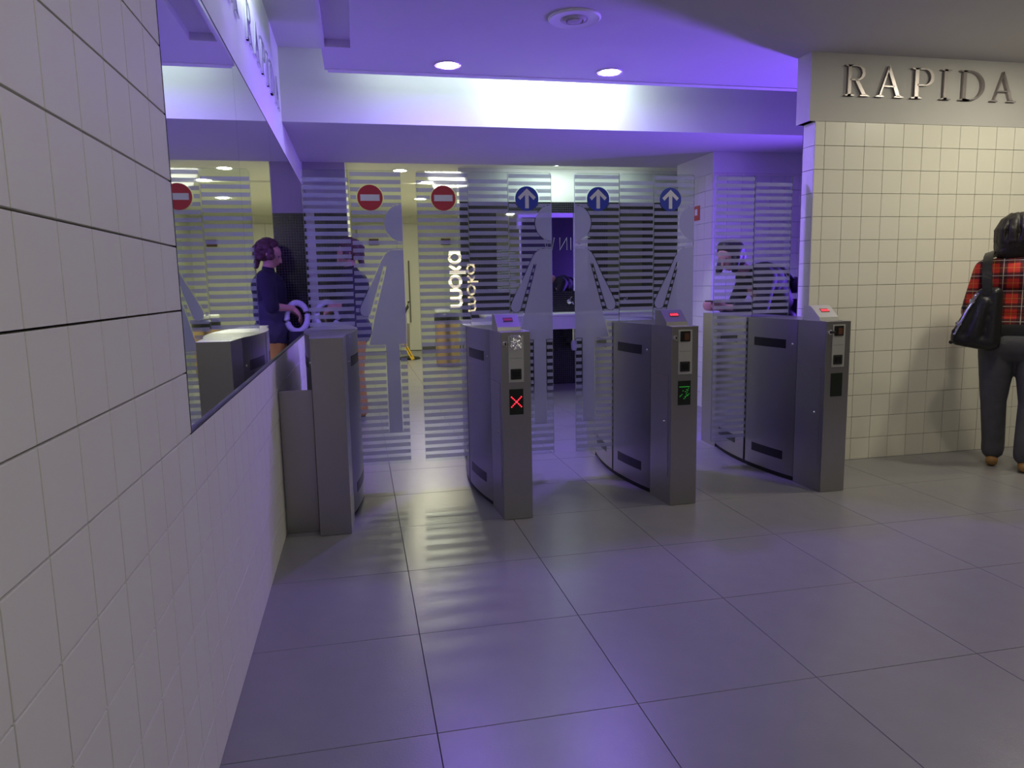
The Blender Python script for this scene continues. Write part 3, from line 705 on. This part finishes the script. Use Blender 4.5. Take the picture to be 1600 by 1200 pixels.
# handbag hanging from her shoulder
hb = thing('handbag', 'black leather shoulder bag with silvery charms hanging at the plaid shirt', 'handbag', (4.230, 3.825, .76), None, math.radians(-47))
blob('bag_body', [('c', (-.085, 0, .09), .045, (.09, 0, .07), .055), ('c', (.03, 0, .38), .032, (.10, 0, .38), .035), ('c', (-.085, 0, .11), .045, (.02, 0, .36), .036), ('c', (.09, 0, .07), .055, (.10, 0, .38), .04), ('c', (.0, 0, .10), .058, (.05, 0, .32), .05)], 'leather_black', hb, .010, 6)
st = MB()
path = [(.06, -.03, .36), (.05, -.035, .46), (.045, -.005, .54), (.045, .065, .605), (.05, .15, .632), (.055, .23, .60)]
vs = []; fs_ = []
for i, q in enumerate(path):
    for du, dv in ((-.026, -.006), (.026, -.006), (.026, .006), (-.026, .006)): vs.append((q[0]+du, q[1]+dv*.5, q[2]+dv+du*.35))
for i in range(len(path)-1):
    for k in range(4): fs_.append((i*4+k, i*4+(k+1) % 4, i*4+4+(k+1) % 4, i*4+4+k))
fs_ += [(0, 1, 2, 3), tuple(len(vs)-4+k for k in range(4))]
st.add(vs, fs_).build('strap', 'leather_black', hb, True)
for k, (x, z, r) in enumerate([(-.02, .33, .016), (-.06, .29, .013), (-.085, .19, .018), (-.105, .14, .015), (-.005, .36, .010), (-.12, .07, .012)]):
    MB().lathe([(.001, -.012), (r, -.007), (r, .007), (.001, .012)], (x, -.045, z), 12, 'y').build('charm', 'chrome' if k % 2 == 0 else 'black', hb, True)
MB().tube([(.01, -.04, .38), (-.045, -.055, .27), (-.105, -.05, .12)], .007, 6).build('chain', 'chrome', hb, True)

# person bent over a phone behind the striped glass
ph = thing('person', 'person in black bending over a phone behind the striped glass of the unlit gate', 'person', (3.85, 5.55, 0))
HC = (-.40, -.03, 1.455); fw = (-.8, -.35, -.55)
arms = [((-.12, -.16, 1.27), (-.20, -.22, 1.02), (-.46, -.12, 1.03)), ((-.12, .17, 1.27), (-.22, .20, 1.02), (-.46, .02, 1.02))]
body = face_parts(HC, fw)+[('c', (-.24, 0, 1.33), .055, (-.34, -.01, 1.40), .052), ('c', (-.13, -.14, 1.27), .075, (-.13, .14, 1.27), .075), ('c', (-.08, 0, 1.22), .13, (.06, 0, 1.0), .12), ('c', (.08, -.07, .9), .12, (.08, .07, .9), .12)]
for a, b, c in arms: body += [('c', a, .05, b, .04), ('c', b, .038, c, .026)]+hand(c, (-1, .0, .15), (0, 0, 1), .8)
for s in (-1, 1): body += [('c', (.08, s*.09, .86), .09, (.05, s*.10, .46), .058), ('c', (.05, s*.10, .46), .056, (.10, s*.10, .08), .04), ('c', (.10, s*.10, .06), .04, (-.04, s*.11, .035), .03)]
blob('body', body, 'skin', ph, .008, 4)
jk = [('c', (-.14, -.13, 1.27), .10, (-.14, .13, 1.27), .10), ('c', (-.06, -.05, 1.25), .15, (-.06, .05, 1.25), .15), ('c', (-.02, 0, 1.22), .165, (.07, 0, 1.0), .15), ('c', (.08, -.06, .9), .14, (.08, .06, .9), .14), ('c', (.09, -.06, .82), .14, (.09, .06, .82), .14)]
for a, b, c in arms: cc = Vector(b)+(Vector(c)-Vector(b))*.72; jk += [('c', a, .075, b, .058), ('c', b, .056, cc, .046)]
blob('jacket', jk, 'cloth_black', ph, .010, 5)
tr = []
for s in (-1, 1): tr += [('c', (.08, s*.08, .86), .115, (.05, s*.10, .46), .075), ('c', (.05, s*.10, .46), .073, (.10, s*.10, .08), .062)]
blob('trousers', tr, 'cloth_black', ph, .010, 4)
for s in (-1, 1): blob('shoe', [('c', (.11, s*.10, .04), .04, (-.03, s*.11, .038), .036), ('c', (-.03, s*.11, .038), .036, (-.08, s*.115, .03), .028)], 'black', ph, .008, 2)
hh = Vector(HC)
blob('hair', [('e', hh+Vector((.02, .005, .035)), (.115, .115, .10)), ('e', hh+Vector((.06, .01, -.01)), (.09, .11, .11)), ('c', hh+Vector((.0, .10, 0)), .035, hh+Vector((-.04, .10, -.13)), .03), ('c', hh+Vector((.02, -.095, .0)), .035, hh+Vector((0, -.095, -.12)), .03), ('e', hh+Vector((-.05, -.02, .075)), (.06, .08, .045))], 'hair_dark', ph, .010, 5)
eyes(HC, fw, ph)
tag(MB().bevbox(3.25, 3.32, 5.40, 5.55, 1.075, 1.087, .004).build('phone', 'black'), 'dark phone held in the hands of the person in black', 'phone')
bp = thing('backpack', 'dark bag on the back of the person with the phone', 'bag', (4.08, 5.55, .92))
blob('bag_body', [('c', (.0, -.08, .08), .085, (.0, .08, .08), .085), ('c', (-.02, -.07, .28), .07, (-.02, .07, .28), .07)], 'cloth_navy', bp, .010, 6)
for s in (-1, 1): MB().tube([(-.07, s*.09, .33), (-.20, s*.13, .43), (-.33, s*.13, .43), (-.37, s*.13, .33)], .014, 8).build('strap', 'cloth_navy', bp, True)

# cleaner facing the mirror wall
cn = thing('person', 'cleaner with curly reddish hair, navy top and ochre trousers facing the mirror wall', 'person', (.365, 7.0, 0))
cn.scale = (1.04, 1.04, 1.04)
HC = (-.02, .0, 1.505); fw = (-1, -.1, -.45)
arms = [((.0, -.16, 1.30), (-.03, -.19, 1.05), (-.20, -.10, 1.03)), ((.0, .16, 1.30), (-.04, .19, 1.05), (-.20, .06, 1.0))]
body = face_parts(HC, fw)+[('c', (.01, 0, 1.33), .052, (-.01, 0, 1.43), .05), ('c', (0, -.13, 1.29), .075, (0, .13, 1.29), .075), ('c', (0, 0, 1.22), .13, (0, 0, 1.0), .12), ('c', (0, -.06, .9), .125, (0, .06, .9), .125)]
for a, b, c in arms: body += [('c', a, .052, b, .042), ('c', b, .040, c, .027)]+hand(c, (-.7, 0, -.7), (0, 1, 0), .8)
for s in (-1, 1): body += [('c', (.0, s*.09, .86), .09, (-.01, s*.10, .46), .058), ('c', (-.01, s*.10, .46), .056, (.02, s*.10, .08), .04), ('c', (.02, s*.10, .06), .04, (-.12, s*.11, .035), .03)]
blob('body', body, 'skin', cn, .008, 4)
tp = [('c', (.01, -.13, 1.285), .092, (.01, .13, 1.285), .092), ('c', (.01, -.04, 1.22), .145, (.01, .04, 1.22), .145), ('c', (0, 0, 1.2), .15, (0, 0, 1.02), .145), ('c', (0, 0, 1.36), .06, (0, 0, 1.38), .056)]
for a, b, c in arms: cc = Vector(b)+(Vector(c)-Vector(b))*.1; tp += [('c', a, .075, b, .06), ('c', b, .06, cc, .056)]
blob('top', tp, 'cloth_navy', cn, .010, 5)
blob('apron', [('c', (0, -.06, 1.0), .148, (0, .06, 1.0), .148), ('c', (0, -.07, .82), .16, (0, .07, .82), .16)], 'cloth_apron', cn, .010, 5)
tr = [('c', (.01, -.07, .80), .13, (.01, .07, .80), .13)]
for s in (-1, 1): tr += [('c', (0, s*.08, .84), .12, (-.01, s*.10, .46), .085), ('c', (-.01, s*.10, .46), .083, (.02, s*.10, .09), .075)]
blob('trousers', tr, 'cloth_ochre', cn, .010, 4)
for s in (-1, 1): blob('shoe', [('c', (.03, s*.10, .04), .04, (-.10, s*.11, .038), .036), ('c', (-.10, s*.11, .038), .036, (-.15, s*.115, .03), .028)], 'black', cn, .008, 2)
hh = Vector(HC); cur = []
for k in range(70):
    a = random.uniform(0, 2*PI); e = random.uniform(-.5, 1.5)
    q = Vector((math.cos(a)*math.cos(e), math.sin(a)*math.cos(e), math.sin(e)))
    if q.x < -.45 and q.z < .55: continue
    cur.append(('e', hh+Vector((.02, 0, .02))+q*.105, (.030, .030, .030)))
cur.append(('e', hh+Vector((.025, 0, .03)), (.10, .10, .095))); cur.append(('c', hh+Vector((.10, 0, -.02)), .03, hh+Vector((.12, 0, -.10)), .025))
blob('hair', cur, 'hair_curly', cn, .007, 1)
eyes(HC, fw, cn)
